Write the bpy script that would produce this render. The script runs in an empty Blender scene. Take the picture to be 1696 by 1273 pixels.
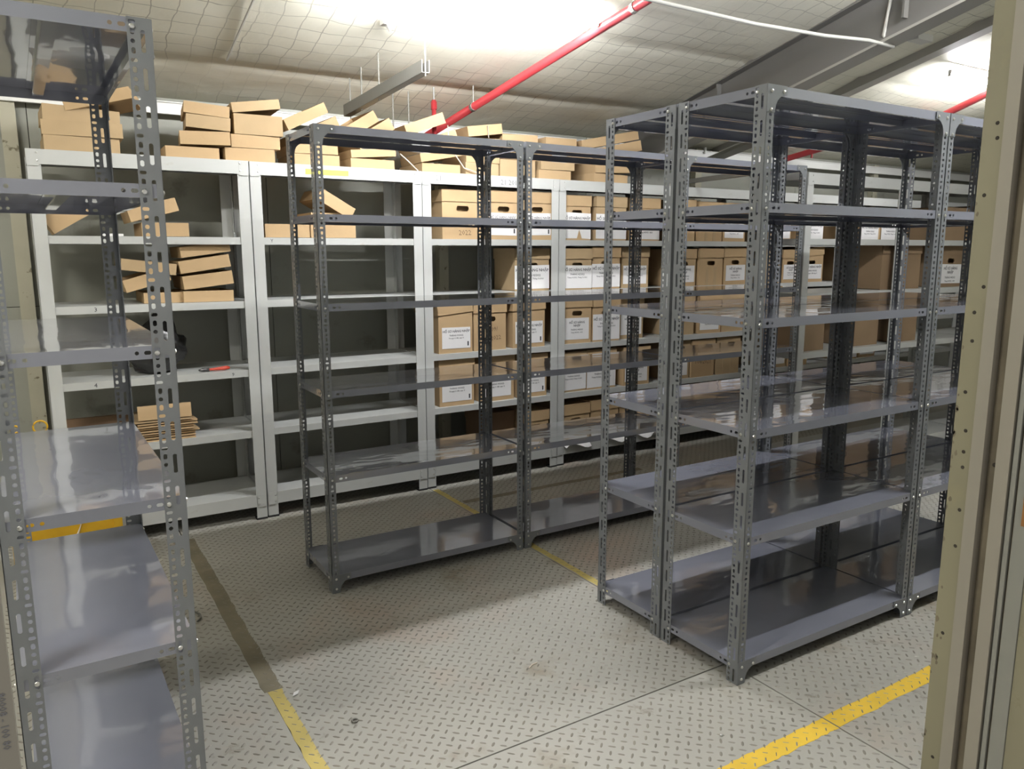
import bpy, math, random
import numpy as np
from mathutils import Matrix, Vector, noise

random.seed(7)
S = bpy.context.scene
COL = S.collection
R = math.radians

# ------------------------------------------------------------------ camera
cd = bpy.data.cameras.new('camera')
cd.sensor_fit = 'HORIZONTAL'; cd.sensor_width = 36.0
cd.lens = 36.0 * 1287.457 / 1696.0
cd.clip_start = 0.02; cd.clip_end = 60
cam = bpy.data.objects.new('camera', cd); COL.objects.link(cam)
cam.matrix_world = Matrix((
    (0.8501039, 0.0895795, -0.5189402, -1.0281),
    (-0.5266141, 0.1427191, -0.8380387, -3.1688),
    (-0.0010084, 0.9857012, 0.1684999, 1.4938),
    (0, 0, 0, 1)))
S.camera = cam

# ------------------------------------------------------------------ world, exposure
w = bpy.data.worlds.new('world'); S.world = w; w.use_nodes = True
bg = w.node_tree.nodes['Background']
bg.inputs[0].default_value = (1.0, 0.97, 0.92, 1); bg.inputs[1].default_value = 0.65
S.view_settings.view_transform = 'Standard'; S.view_settings.look = 'None'
S.view_settings.exposure = 0.0; S.view_settings.gamma = 1.0
S.view_settings.use_curve_mapping = False
S.cycles.use_denoising = True
S.cycles.max_bounces = 8; S.cycles.diffuse_bounces = 3; S.cycles.glossy_bounces = 4
S.cycles.caustics_reflective = False; S.cycles.caustics_refractive = False
S.cycles.sample_clamp_indirect = 6.0

TUBE = 470.0                      # radiance of a fluorescent tube
# (x0, x1, y, z, strength factor, warm)
LAMPS = [(0.34, 1.53, 0.15, 2.625, 1.0, 0), (4.50, 5.70, 0.03, 2.69, 0.5, 0), (-3.0, -1.8, 0.10, 2.60, 0.20, 1),
         (1.90, 3.10, -2.05, 3.04, 1.05, 0), (5.20, 6.40, -2.05, 3.04, 0.12, 0), (-3.0, -1.8, -2.00, 3.02, 1.25, 1)]

# ------------------------------------------------------------------ helpers
def tag(o, label=None, cat=None, group=None, kind=None):
    if label: o['label'] = label
    if cat: o['category'] = cat
    if group: o['group'] = group
    if kind: o['kind'] = kind
    return o

def empty(name, loc=(0, 0, 0), rz=0.0):
    o = bpy.data.objects.new(name, None); COL.objects.link(o)
    o.location = loc; o.rotation_euler = (0, 0, rz); o.empty_display_size = 0.05
    return o

def link(name, me, parent=None, loc=(0, 0, 0), rot=(0, 0, 0), scale=(1, 1, 1)):
    o = bpy.data.objects.new(name, me); COL.objects.link(o)
    o.location = loc; o.rotation_euler = rot; o.scale = scale
    if parent: o.parent = parent
    return o

class MB:
    def __init__(s): s.v = []; s.f = []
    def add(s, vs, fs):
        n = len(s.v); s.v += [tuple(p) for p in vs]; s.f += [tuple(i + n for i in f) for f in fs]
    def box(s, x0, x1, y0, y1, z0, z1, M=None):
        vs = [Vector(p) for p in ((x0, y0, z0), (x1, y0, z0), (x1, y1, z0), (x0, y1, z0), (x0, y0, z1), (x1, y0, z1), (x1, y1, z1), (x0, y1, z1))]
        if M: vs = [M @ p for p in vs]
        s.add(vs, [(0, 3, 2, 1), (4, 5, 6, 7), (0, 1, 5, 4), (1, 2, 6, 5), (2, 3, 7, 6), (3, 0, 4, 7)])
    def prism(s, poly, f0, f1):
        """poly: list of 2d points; f0/f1 map a 2d point to the two end faces"""
        n = len(poly); a = [f0(*p) for p in poly]; b = [f1(*p) for p in poly]
        s.add(a + b, [tuple(range(n))[::-1], tuple(range(n, 2 * n))] + [(i, (i + 1) % n, n + (i + 1) % n, n + i) for i in range(n)])
    def tube(s, pts, r, n=8, caps=True):
        pts = [Vector(p) for p in pts]; rings = []
        for i, p in enumerate(pts):
            d = (pts[min(i + 1, len(pts) - 1)] - pts[max(i - 1, 0)]).normalized()
            up = Vector((0, 0, 1)) if abs(d.z) < 0.9 else Vector((1, 0, 0))
            a = d.cross(up).normalized(); b = d.cross(a)
            rr = r[i] if isinstance(r, (list, tuple)) else r
            rings.append([p + (a * math.cos(2 * math.pi * k / n) + b * math.sin(2 * math.pi * k / n)) * rr for k in range(n)])
        vs = [q for g in rings for q in g]; fs = []
        for i in range(len(pts) - 1):
            for k in range(n):
                fs.append((i * n + k, i * n + (k + 1) % n, (i + 1) * n + (k + 1) % n, (i + 1) * n + k))
        if caps: fs += [tuple(range(n)), tuple(range((len(pts) - 1) * n, len(pts) * n))]
        s.add(vs, fs)
    def dome(s, c, axis, r, h, n=8):
        ax = Vector(axis).normalized(); up = Vector((0, 0, 1)) if abs(ax.z) < .9 else Vector((1, 0, 0))
        a = ax.cross(up).normalized(); b = ax.cross(a); c = Vector(c); vs = []
        for rr, hh in ((r, 0), (r * .8, h * .65)):
            vs += [c + (a * math.cos(2 * math.pi * k / n) + b * math.sin(2 * math.pi * k / n)) * rr + ax * hh for k in range(n)]
        vs.append(c + ax * h)
        s.add(vs, [(k, (k + 1) % n, n + (k + 1) % n, n + k) for k in range(n)] + [(n + k, n + (k + 1) % n, 2 * n) for k in range(n)])
    def cell(s, f, u0, u1, v0, v1, hole, t):
        if hole is None:
            for w_ in (0, t):
                s.add([f(u0, v0, w_), f(u1, v0, w_), f(u1, v1, w_), f(u0, v1, w_)], [(0, 1, 2, 3)])
            return
        cu, cv, a, b = hole; k = .58 * min(a, b)
        I = [(cu + a, cv - b + k), (cu + a, cv + b - k), (cu + a - k, cv + b), (cu - a + k, cv + b), (cu - a, cv + b - k), (cu - a, cv - b + k), (cu - a + k, cv - b), (cu + a - k, cv - b)]
        O = [(u1, cv - b + k), (u1, cv + b - k), (cu + a - k, v1), (cu - a + k, v1), (u0, cv + b - k), (u0, cv - b + k), (cu - a + k, v0), (cu + a - k, v0)]
        C = [(u1, v1), (u0, v1), (u0, v0), (u1, v0)]
        P = I + O + C
        F = [(8, 9, 1, 0), (10, 11, 3, 2), (12, 13, 5, 4), (14, 15, 7, 6), (9, 16, 10, 2, 1), (11, 17, 12, 4, 3), (13, 18, 14, 6, 5), (15, 19, 8, 0, 7)]
        for w_ in (0, t): s.add([f(p[0], p[1], w_) for p in P], F)
        s.add([f(p[0], p[1], 0) for p in I] + [f(p[0], p[1], t) for p in I], [(i, (i + 1) % 8, 8 + (i + 1) % 8, 8 + i) for i in range(8)])
    def rim(s, f, u0, u1, v0, v1, t):
        q = [(u0, v0), (u1, v0), (u1, v1), (u0, v1)]
        s.add([f(*p, 0) for p in q] + [f(*p, t) for p in q], [(i, (i + 1) % 4, 4 + (i + 1) % 4, 4 + i) for i in range(4)])
    def mesh(s, name, mat, smooth=False, flip=None):
        me = bpy.data.meshes.new(name)
        me.from_pydata(s.v, [], s.f); me.update()
        if mat: me.materials.append(mat)
        if smooth:
            for p in me.polygons: p.use_smooth = True
        return me
    def obj(s, name, mat, parent=None, loc=(0, 0, 0), rot=(0, 0, 0), smooth=False):
        return link(name, s.mesh(name, mat, smooth), parent, loc, rot)

# ------------------------------------------------------------------ materials
def M(name, col, rough=.5, metal=0.0, var=None, bump=None, coat=0.0, spec=.5, stain=None):
    """var=(scale, amount, stretch) brightness noise; bump=(scale, strength, distance, stretch); stain=(scale, colour, lo, hi)"""
    m = bpy.data.materials.new(name); m.use_nodes = True; nt = m.node_tree; N = nt.nodes; L = nt.links
    b = N['Principled BSDF']; b.inputs['Base Color'].default_value = (*col, 1); b.inputs['Roughness'].default_value = rough
    b.inputs['Metallic'].default_value = metal; b.inputs['Specular IOR Level'].default_value = spec
    b.inputs['Coat Weight'].default_value = coat; b.inputs['Coat Roughness'].default_value = .03
    tc = N.new('ShaderNodeTexCoord')
    def mp(stretch):
        q = N.new('ShaderNodeMapping'); q.inputs['Scale'].default_value = stretch; L.new(tc.outputs['Object'], q.inputs[0]); return q.outputs[0]
    out = None
    if var:
        n = N.new('ShaderNodeTexNoise'); n.inputs['Scale'].default_value = var[0]; n.inputs['Detail'].default_value = 5
        L.new(mp(var[2] if len(var) > 2 else (1, 1, 1)), n.inputs['Vector'])
        r = N.new('ShaderNodeMapRange'); r.inputs[1].default_value = .3; r.inputs[2].default_value = .7
        r.inputs[3].default_value = 1 - var[1]; r.inputs[4].default_value = 1 + var[1]; L.new(n.outputs['Fac'], r.inputs[0])
        x = N.new('ShaderNodeVectorMath'); x.operation = 'SCALE'; x.inputs[0].default_value = col; L.new(r.outputs[0], x.inputs['Scale']); out = x.outputs[0]
    if stain:
        for st in (stain if isinstance(stain, list) else [stain]):
            n = N.new('ShaderNodeTexNoise'); n.inputs['Scale'].default_value = st[0]; n.inputs['Detail'].default_value = 6; n.inputs['Roughness'].default_value = .62
            L.new(mp((1, 1, 1)), n.inputs['Vector'])
            r = N.new('ShaderNodeMapRange'); r.inputs[1].default_value = st[2]; r.inputs[2].default_value = st[3]; L.new(n.outputs['Fac'], r.inputs[0])
            x = N.new('ShaderNodeMix'); x.data_type = 'RGBA'; L.new(r.outputs[0], x.inputs[0])
            if out: L.new(out, x.inputs[6])
            else: x.inputs[6].default_value = (*col, 1)
            x.inputs[7].default_value = (*st[1], 1); out = x.outputs[2]
    if out: L.new(out, b.inputs['Base Color'])
    if bump:
        n = N.new('ShaderNodeTexNoise'); n.inputs['Scale'].default_value = bump[0]; n.inputs['Detail'].default_value = 2 if bump[0] < 12 else 4
        L.new(mp(bump[3] if len(bump) > 3 else (1, 1, 1)), n.inputs['Vector'])
        k = N.new('ShaderNodeBump'); k.inputs['Strength'].default_value = bump[1]; k.inputs['Distance'].default_value = bump[2]
        L.new(n.outputs['Fac'], k.inputs['Height']); L.new(k.outputs[0], b.inputs['Normal'])
        if coat: L.new(k.outputs[0], b.inputs['Coat Normal'])
    return m

m_post = M('grey_post_paint', (.186, .196, .210), .34, 0, (6, .10), (14, .15, .003))
m_shelf = M('grey_shelf_paint', (.225, .235, .285), .14, 0, (2, .05), (5, .40, .005, (.7, 1.6, 1)), coat=1.0)
m_bolt = M('zinc_bolt', (.72, .72, .70), .28, .9)
m_white = M('white_rack_paint', (.51, .52, .505), .36, 0, (3, .04), None, 0, .4, stain=(9, (.45, .44, .40), .66, .80))
m_rubber = M('black_rubber', (.02, .02, .02), .8)
m_kraft = M('kraft_card', (.49, .345, .195), .78, 0, (3, .07), (60, .15, .002), 0, .2)
m_kraft2 = M('kraft_card_dull', (.445, .325, .19), .8, 0, (4, .09), (60, .15, .002), 0, .2)
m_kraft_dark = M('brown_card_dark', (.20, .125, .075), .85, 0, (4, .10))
m_kraft_shaded = M('kraft_card_brown', (.25, .17, .10), .85, 0, (4, .10))  # kraft coloured darker to carry the shade on the free-rack cartons
m_paper = M('white_paper', (.83, .82, .82), .6, 0, (8, .03), (7, .4, .004))
m_ink = M('black_print', (.05, .05, .06), .7)
m_ink2 = M('grey_print', (.20, .20, .21), .7)
m_marker = M('dark_marker', (.17, .11, .065), .8)
m_floor = M('painted_steel_floor', (.405, .395, .358), .46, 0, (1.3, .10), (40, .12, .002), 0, .35,
            stain=[(2.6, (.29, .25, .19), .58, .72), (7.5, (.20, .18, .135), .63, .74), (1.1, (.44, .36, .30), .54, .70)])
m_lug = M('worn_tread_steel', (.23, .215, .18), .45, 0, (8, .25))
m_gap = M('dark_underfloor', (.03, .028, .025), .9)
m_tape2 = M('faded_floor_tape', (.56, .45, .14), .55, 0, (7, .12), (30, .3, .002), stain=(14, (.34, .28, .14), .6, .72))
m_tape = M('yellow_floor_tape', (.82, .55, .06), .5, 0, (7, .10), (30, .3, .002), stain=[(14, (.40, .30, .10), .64, .74)])
m_tape_dirty = M('dirty_floor_tape', (.20, .175, .12), .7, 0, (9, .2), None)
m_wall = M('grey_green_wall_panel', (.30, .305, .265), .42, 0, (1.5, .08), (1.6, .25, .01), stain=(4, (.14, .135, .11), .6, .8))
m_col = M('chipped_cream_column', (.42, .40, .31), .6, 0, (5, .08), None, stain=(16, (.16, .14, .09), .60, .66))
m_rail = M('white_wall_rail', (.80, .80, .77), .4, 0, (3, .03))
m_red = M('red_sprinkler_pipe', (.30, .028, .032), .35, 0, (4, .08))
m_conduit = M('white_conduit', (.66, .65, .60), .5)
m_rod = M('threaded_rod', (.20, .195, .175), .5, .4)
m_beam = M('painted_rafter', (.17, .165, .155), .5, 0, (2, .06))
m_beam_lt = M('painted_rafter_flange', (.36, .345, .31), .5, 0, (2, .05))
m_jamb = M('olive_cream_frame', (.25, .232, .155), .55, 0, (3, .06), None, stain=[(11, (.17, .145, .07), .66, .74), (4, (.30, .27, .16), .6, .75)])
m_jamb2 = M('pale_frame_strip', (.30, .278, .23), .5, 0, (2, .05))
m_jamb3 = M('grey_frame_strip', (.25, .25, .22), .5, 0, (3, .06))
m_groove = M('rusty_groove', (.17, .145, .10), .8, 0, (9, .3))
m_rust = M('rust', (.28, .13, .04), .9)
m_hole = M('dark_screw_hole', (.035, .03, .022), .8)
m_yellow = M('yellow_trolley_paint', (.62, .36, .015), .45, 0, (5, .08))
m_bag = M('black_bag_plastic', (.018, .018, .018), .28)
m_redgrip = M('red_grip', (.55, .06, .03), .4)
m_steel = M('dark_tool_steel', (.12, .12, .12), .35, .8)
m_stick = M('yellow_sticker', (.85, .80, .10), .5)
m_string = M('white_strapping', (.75, .68, .58), .5)

m_tube = bpy.data.materials.new('lit_tube'); m_tube.use_nodes = True
def emit_mat(m, col, s):
    nt = m.node_tree; nt.nodes.clear(); e = nt.nodes.new('ShaderNodeEmission'); o = nt.nodes.new('ShaderNodeOutputMaterial')
    e.inputs[0].default_value = (*col, 1); e.inputs[1].default_value = s; nt.links.new(e.outputs[0], o.inputs[0])
_tm = {}
def tube_mat(f, warm):
    if (f, warm) not in _tm:
        m = bpy.data.materials.new('lit_tube'); m.use_nodes = True
        emit_mat(m, (1.0, .965, .90) if warm else (.985, .99, 1.0), TUBE * f); _tm[(f, warm)] = m
    return _tm[(f, warm)]
bpy.data.materials.remove(m_tube)

def ceiling_material():
    m = bpy.data.materials.new('insulation_sheet_with_netting'); m.use_nodes = True; nt = m.node_tree; N = nt.nodes; L = nt.links
    b = N['Principled BSDF']; b.inputs['Roughness'].default_value = .6; b.inputs['Specular IOR Level'].default_value = .3
    tc = N.new('ShaderNodeTexCoord')
    n = N.new('ShaderNodeTexNoise'); n.inputs['Scale'].default_value = 3.2; n.inputs['Detail'].default_value = 3
    L.new(tc.outputs['Object'], n.inputs['Vector'])
    vm = N.new('ShaderNodeVectorMath'); vm.operation = 'MULTIPLY_ADD'; L.new(n.outputs['Color'], vm.inputs[0])
    vm.inputs[1].default_value = (.10, .10, 0); L.new(tc.outputs['Object'], vm.inputs[2])
    sep = N.new('ShaderNodeSeparateXYZ'); L.new(vm.outputs[0], sep.inputs[0])
    lines = []
    for k, p in (('X', .112), ('Y', .105)):
        a = N.new('ShaderNodeMath'); a.operation = 'DIVIDE'; L.new(sep.outputs[k], a.inputs[0]); a.inputs[1].default_value = p
        f = N.new('ShaderNodeMath'); f.operation = 'FRACT'; L.new(a.outputs[0], f.inputs[0])
        c = N.new('ShaderNodeMath'); c.operation = 'COMPARE'; L.new(f.outputs[0], c.inputs[0]); c.inputs[1].default_value = .5; c.inputs[2].default_value = .022
        lines.append(c)
    mx = N.new('ShaderNodeMath'); mx.operation = 'MAXIMUM'; L.new(lines[0].outputs[0], mx.inputs[0]); L.new(lines[1].outputs[0], mx.inputs[1])
    # the netting shows where the sheet presses through it: broken up by noise
    n2 = N.new('ShaderNodeTexNoise'); n2.inputs['Scale'].default_value = 1.7; L.new(tc.outputs['Object'], n2.inputs['Vector'])
    r2 = N.new('ShaderNodeMapRange'); r2.inputs[1].default_value = .40; r2.inputs[2].default_value = .62; r2.inputs[3].default_value = .12; r2.inputs[4].default_value = .62; L.new(n2.outputs['Fac'], r2.inputs[0])
    ml = N.new('ShaderNodeMath'); ml.operation = 'MULTIPLY'; L.new(mx.outputs[0], ml.inputs[0]); L.new(r2.outputs[0], ml.inputs[1])
    n3 = N.new('ShaderNodeTexNoise'); n3.inputs['Scale'].default_value = 1.0; n3.inputs['Detail'].default_value = 5; L.new(tc.outputs['Object'], n3.inputs['Vector'])
    ra = N.new('ShaderNodeValToRGB'); ra.color_ramp.elements[0].color = (.73, .705, .59, 1); ra.color_ramp.elements[1].color = (.85, .83, .715, 1)
    ra.color_ramp.elements[0].position = .3; ra.color_ramp.elements[1].position = .7; L.new(n3.outputs['Fac'], ra.inputs[0])
    mix = N.new('ShaderNodeMix'); mix.data_type = 'RGBA'; L.new(ml.outputs[0], mix.inputs[0]); L.new(ra.outputs[0], mix.inputs[6]); mix.inputs[7].default_value = (.24, .225, .18, 1)
    L.new(mix.outputs[2], b.inputs['Base Color'])
    n4 = N.new('ShaderNodeTexNoise'); n4.inputs['Scale'].default_value = 5; n4.inputs['Detail'].default_value = 4; L.new(tc.outputs['Object'], n4.inputs['Vector'])
    bu = N.new('ShaderNodeBump'); bu.inputs['Strength'].default_value = .35; bu.inputs['Distance'].default_value = .02; L.new(n4.outputs['Fac'], bu.inputs['Height']); L.new(bu.outputs[0], b.inputs['Normal'])
    return m
m_ceil = ceiling_material()

# ------------------------------------------------------------------ room shell
X0, X1, Y0, Y1 = -3.4, 9.6, -2.52, 1.80
def roof(y): return 2.352 + .235 * (1.8 - y)

def structure(name, mb, mat, parent=None):
    o = mb.obj(name, mat, parent); 
    if parent is None: o['kind'] = 'structure'
    return o

b = MB(); b.box(X0, X1, Y0 - 2.4, Y1 + .12, -.12, -.007); floor = structure('floor', b, m_gap)
xs = [-3.4, -1.93, -.445, 1.042, 2.53, 4.02, 5.51, 7.0, 8.5, 9.6]
ys = [Y0 - 2.4, -1.333, Y1 + .02]
PX, PY = .0467, .0447
def lug_mesh(x0, x1, y0, y1):
    x0, x1, y0, y1 = max(x0, -1.25), min(x1, 4.6), max(y0, -2.6), min(y1, 1.62)
    if x1 - x0 < .05 or y1 - y0 < .05: return None
    rng = np.random.RandomState(int(abs(x0 * 100)) + 3)
    I, J = np.meshgrid(np.arange(int(x0 / PX) - 1, int(x1 / PX) + 2), np.arange(int(y0 / PY) - 1, int(y1 / PY) + 2))
    P = []
    for off, ang in ((0, 45), (.5, -45)):
        cx = ((I + off) * PX + .018).ravel(); cy = ((J + off) * PY + .004).ravel()
        k = (cx > x0 + .014) & (cx < x1 - .014) & (cy > y0 + .014) & (cy < y1 - .014)
        cx, cy = cx[k], cy[k]; a = np.radians(ang + rng.uniform(-4, 4, len(cx)))
        Lh = .0133 * rng.uniform(.86, 1.05, len(cx)); Wh = .0040 * rng.uniform(.85, 1.1, len(cx)); H = .0017 * rng.uniform(.7, 1.1, len(cx))
        loc = np.array([(1, 0, 0), (.5, 1, 0), (-.5, 1, 0), (-1, 0, 0), (-.5, -1, 0), (.5, -1, 0), (.55, 0, 1), (-.55, 0, 1)])
        u = loc[None, :, 0] * Lh[:, None]; v = loc[None, :, 1] * Wh[:, None]; z = loc[None, :, 2] * H[:, None]
        ca, sa = np.cos(a)[:, None], np.sin(a)[:, None]
        P.append(np.stack([cx[:, None] + u * ca - v * sa, cy[:, None] + u * sa + v * ca, z + .0001], -1))
    P = np.concatenate(P); n = len(P)
    tri = np.array([(1, 2, 7), (1, 7, 6), (4, 5, 6), (4, 6, 7), (0, 1, 6), (5, 0, 6), (2, 3, 7), (3, 4, 7)])
    F = (tri[None] + (np.arange(n) * 8)[:, None, None]).reshape(-1, 3)
    me = bpy.data.meshes.new('tread_lugs'); me.from_pydata(P.reshape(-1, 3).tolist(), [], F.tolist()); me.update(); me.materials.append(m_lug)
    return me
for i in range(len(xs) - 1):
    for j in range(len(ys) - 1):
        g = .0030
        b = MB(); b.box(xs[i] + g, xs[i + 1] - g, ys[j] + g, ys[j + 1] - g, -.006, 0)
        pl = b.obj('floor_plate', m_floor, floor)
        me = lug_mesh(xs[i] + g, xs[i + 1] - g, ys[j] + g, ys[j + 1] - g)
        if me:
            lo = link('tread_lugs', me, pl); lo['kind'] = 'stuff'
# tape lines stuck to the plates
def tape(name, x0, x1, y0, y1, mat, label, along, seed):
    rr = random.Random(seed); n = 36; b = MB(); A = []; B = []
    for i in range(n + 1):
        t = i / n; ja, jb = rr.uniform(-.0035, .0035), rr.uniform(-.0035, .0035)
        if along == 'y': y = y0 + (y1 - y0) * t; A.append((x0 + ja, y, .0009)); B.append((x1 + jb, y, .0009))
        else: x = x0 + (x1 - x0) * t; A.append((x, y0 + ja, .0009)); B.append((x, y1 + jb, .0009))
    vs = A + B; lo = [(p[0], p[1], .0001) for p in vs]; m_ = n + 1
    fs = [(i, i + 1, m_ + i + 1, m_ + i) for i in range(n)]
    fs += [(i, i + 1, 2 * m_ + i + 1, 2 * m_ + i) for i in range(n)] + [(m_ + i, m_ + i + 1, 3 * m_ + i + 1, 3 * m_ + i) for i in range(n)]
    b.add(vs + lo, fs); o = b.obj(name, mat, floor)
    if label: o['label'] = label
tape('floor_tape', -.447, -.402, -2.5, -.637, m_tape2, 'worn yellow tape line with ragged edges', 'y', 1)
tape('floor_tape', -.462, -.398, -.636, 1.05, m_tape_dirty, 'dirty brown grey continuation of the tape line', 'y', 2)
tape('floor_tape', 1.050, 1.086, -.62, 1.14, m_tape2, 'faded yellow tape line beneath the racks', 'y', 3)
tape('floor_tape', .30, 1.040, -1.800, -1.738, m_tape, 'bright yellow tape stripe', 'x', 4)
tape('floor_tape', 1.046, 3.4, -1.800, -1.738, m_tape, 'bright yellow tape stripe past the plate joint', 'x', 5)
tape('floor_tape', 1.10, 2.5, .80, .85, m_tape_dirty, 'faint dark tape line under the middle racks', 'x', 6)

# back wall with sheet panels
b = MB(); b.box(X0, X1, Y1 + .012, Y1 + .12, 0, 2.45); wall = structure('wall_back', b, m_gap)
px = X0
while px < X1:
    nx = min(px + 1.225, X1)
    for z0, z1 in ((.06, 1.20), (1.204, 2.40)):
        b = MB(); b.box(px + .002, nx - .002, Y1, Y1 + .012, z0, z1); b.obj('panel', m_wall, wall)
    px = nx
b = MB(); b.box(X0, X1, Y1 - .012, Y1 + .01, 0, .08); structure('baseboard_back', b, m_wall)
for i, cx in enumerate((-1.035, 1.455, 3.86, 6.31)):
    b = MB(); b.box(cx - .035, cx + .035, Y1 - .062, Y1 - .001, 0, 2.34); b.box(cx - .05, cx + .05, Y1 - .07, Y1 - .001, .0, .012)
    structure('trim_%d' % (i + 1), b, m_col)
b = MB(); b.box(X0, X0 + .1, Y0, Y1, 0, 3.4); structure('wall_left', b, m_wall)
b = MB(); b.box(X1 - .1, X1, Y0, Y1, 0, 3.4); structure('wall_right', b, m_wall)
# front wall with the doorway the room is seen through
b = MB(); b.box(X0, -1.26, Y0 - .08, Y0, 0, 3.5); b.box(.55, X1, Y0 - .08, Y0, 0, 3.5); b.box(-1.26, .55, Y0 - .08, Y0, 2.25, 3.5)
structure('wall_front', b, m_wall)

# sloping ceiling sheet, pushed into shallow quilts by the purlins above
nx_, ny_ = 150, 110
vs = []; fs = []
for j in range(ny_ + 1):
    y = Y0 - .1 + (Y1 + .1 - (Y0 - .1)) * j / ny_
    for i in range(nx_ + 1):
        x = X0 + (X1 - X0) * i / nx_
        ph = ((y - 1.335 + .030 * x) / .785)
        d = abs(ph - round(ph))
        sag = -.010 * (1 - (1 - min(d / .5, 1)) ** 3) + (.006 if d < .03 else 0)
        sag += .005 * noise.noise((x * 1.3, y * 1.9, 0)) + .002 * noise.noise((x * 4, y * 4, 3))
        vs.append((x, y, roof(y) + sag + .012))
for j in range(ny_):
    for i in range(nx_):
        a = j * (nx_ + 1) + i; fs.append((a, a + 1, a + nx_ + 2, a + nx_ + 1))
b = MB(); b.add(vs, fs); ce = b.obj('ceiling', m_ceil, smooth=True); ce['kind'] = 'structure'
b = MB()
for (ya, yb) in ((Y0 - .1, Y1 + .12),):
    b.add([(X0, ya, roof(ya) + .09), (X1, ya, roof(ya) + .09), (X1, yb, roof(yb) + .09), (X0, yb, roof(yb) + .09), (X0, ya, roof(ya) + .12), (X1, ya, roof(ya) + .12), (X1, yb, roof(yb) + .12), (X0, yb, roof(yb) + .12)],
          [(0, 1, 2, 3), (4, 5, 6, 7), (0, 1, 5, 4), (1, 2, 6, 5), (2, 3, 7, 6), (3, 0, 4, 7)])
structure('roof_deck', b, m_gap)
# seam strips in the sheet
for i, (sx_) in enumerate((-.02,)):
    b = MB(); n = 24; pts = [(sx_ - .02, 1.25 - 2.4 * k / n, roof(1.25 - 2.4 * k / n) - .004) for k in range(n + 1)]
    b.tube(pts, .006, 5); structure('trim_5', b, m_beam_lt)

def sloped_bar(mb, x0, x1, ya, yb, top, bot):
    """bar along y that follows the roof; top / bot are offsets from the roof plane"""
    q = [(x0, ya, roof(ya) + bot), (x1, ya, roof(ya) + bot), (x1, yb, roof(yb) + bot), (x0, yb, roof(yb) + bot), (x0, ya, roof(ya) + top), (x1, ya, roof(ya) + top), (x1, yb, roof(yb) + top), (x0, yb, roof(yb) + top)]
    mb.add(q, [(0, 3, 2, 1), (4, 5, 6, 7), (0, 1, 5, 4), (1, 2, 6, 5), (2, 3, 7, 6), (3, 0, 4, 7)])
rafter = empty('rafter', (2.9, 0, 0)); rafter['kind'] = 'structure'
def child_at(o, parent):
    o.parent = parent; o.matrix_parent_inverse = Matrix.Translation(-parent.location); return o
b = MB(); sloped_bar(b, 3.050, 3.062, Y0, Y1 - .02, .03, -.245); child_at(b.obj('web', m_beam), rafter)
b = MB(); sloped_bar(b, 3.048, 3.185, Y0, Y1 - .02, -.245, -.26); child_at(b.obj('flange', m_beam_lt), rafter)
b = MB(); sloped_bar(b, 2.99, 3.12, Y0, Y1 - .02, .03, -.004); child_at(b.obj('top_flange', m_beam), rafter)
for yy in (-.55, .75):
    b = MB(); b.box(3.01, 3.049, yy - .006, yy + .006, roof(yy) - .2, roof(yy)); child_at(b.obj('stiffener_plate', m_beam), rafter)
rafter_b = empty('rafter', (5.45, 0, 0)); rafter_b['kind'] = 'structure'
b = MB(); sloped_bar(b, 4.05, 4.15, Y0, Y1 - .02, .03, -.05); child_at(b.obj('purlin_bar', m_beam_lt), rafter_b)
# knee brace from the wall column up towards the roof
b = MB(); b.tube([(3.9, 1.73, 2.225), (3.9, 1.10, 2.350)], .035, 4); structure('trim_6', b, m_beam_lt)
b = MB(); b.tube([(3.9, 1.715, 2.30), (3.9, 1.715, 2.35)], .012, 8); structure('trim_7', b, m_rail)
# white rail fixed along the back wall
b = MB(); b.box(X0, X1, Y1 - .075, Y1 - .063, 2.262, 2.318); b.box(X0, X1, Y1 - .085, Y1 - .06, 2.318, 2.324); b.box(X0, X1, Y1 - .085, Y1 - .06, 2.256, 2.262)
structure('trim_8', b, m_rail)

# ------------------------------------------------------------------ doorway frame beside the camera
door = empty('door_1', (.35, -2.5, 0)); door['kind'] = 'structure'
def dpart(name, x0, x1, y0, y1, mat, z0=0., z1=2.25):
    b = MB(); b.box(x0, x1, y0, y1, z0, z1); return child_at(b.obj(name, mat), door)
# the reveal of the frame steps outwards in strips
dpart('frame_plate', .35, .46, -2.470, -2.435, m_jamb)
dpart('frame_strip', .345, .46, -2.4915, -2.4705, m_jamb2)
dpart('groove', .364, .46, -2.511, -2.492, m_groove)
dpart('frame_strip', .348, .46, -2.5335, -2.5115, m_jamb2)
dpart('seal_strip', .356, .46, -2.5375, -2.534, m_jamb3)
dpart('seal_strip', .350, .46, -2.545, -2.538, m_jamb3)
dpart('seal_strip', .357, .46, -2.5485, -2.5455, m_groove)
dpart('frame_strip', .352, .46, -2.573, -2.549, m_jamb3)
dpart('frame_plate', .355, .55, -2.70, -2.5735, m_jamb)
for y, z in [(-2.458, 1.701), (-2.46, 1.677), (-2.448, 1.586), (-2.462, 1.434), (-2.451, 1.39), (-2.452, 1.341), (-2.449, 1.251), (-2.456, 1.183), (-2.456, 1.145), (-2.457, 1.117), (-2.459, 1.039), (-2.458, .971), (-2.451, .80), (-2.455, .55)]:
    b = MB(); b.dome((.35, y, z), (-1, 0, 0), .0034, .0006, 8); child_at(b.obj('screw_hole', m_hole), door)
b = MB(); b.dome((.3638, -2.503, 1.13), (-1, 0, 0), .004, .003, 8); child_at(b.obj('screw_head', m_hole), door)
b = MB(); b.dome((.3518, -2.562, 1.115), (-1, 0, 0), .0045, .004, 8); b.box(.3508, .3521, -2.566, -2.560, 1.04, 1.112); child_at(b.obj('rusty_bolt', m_rust), door)
rr = random.Random(11); b = MB()
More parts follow.
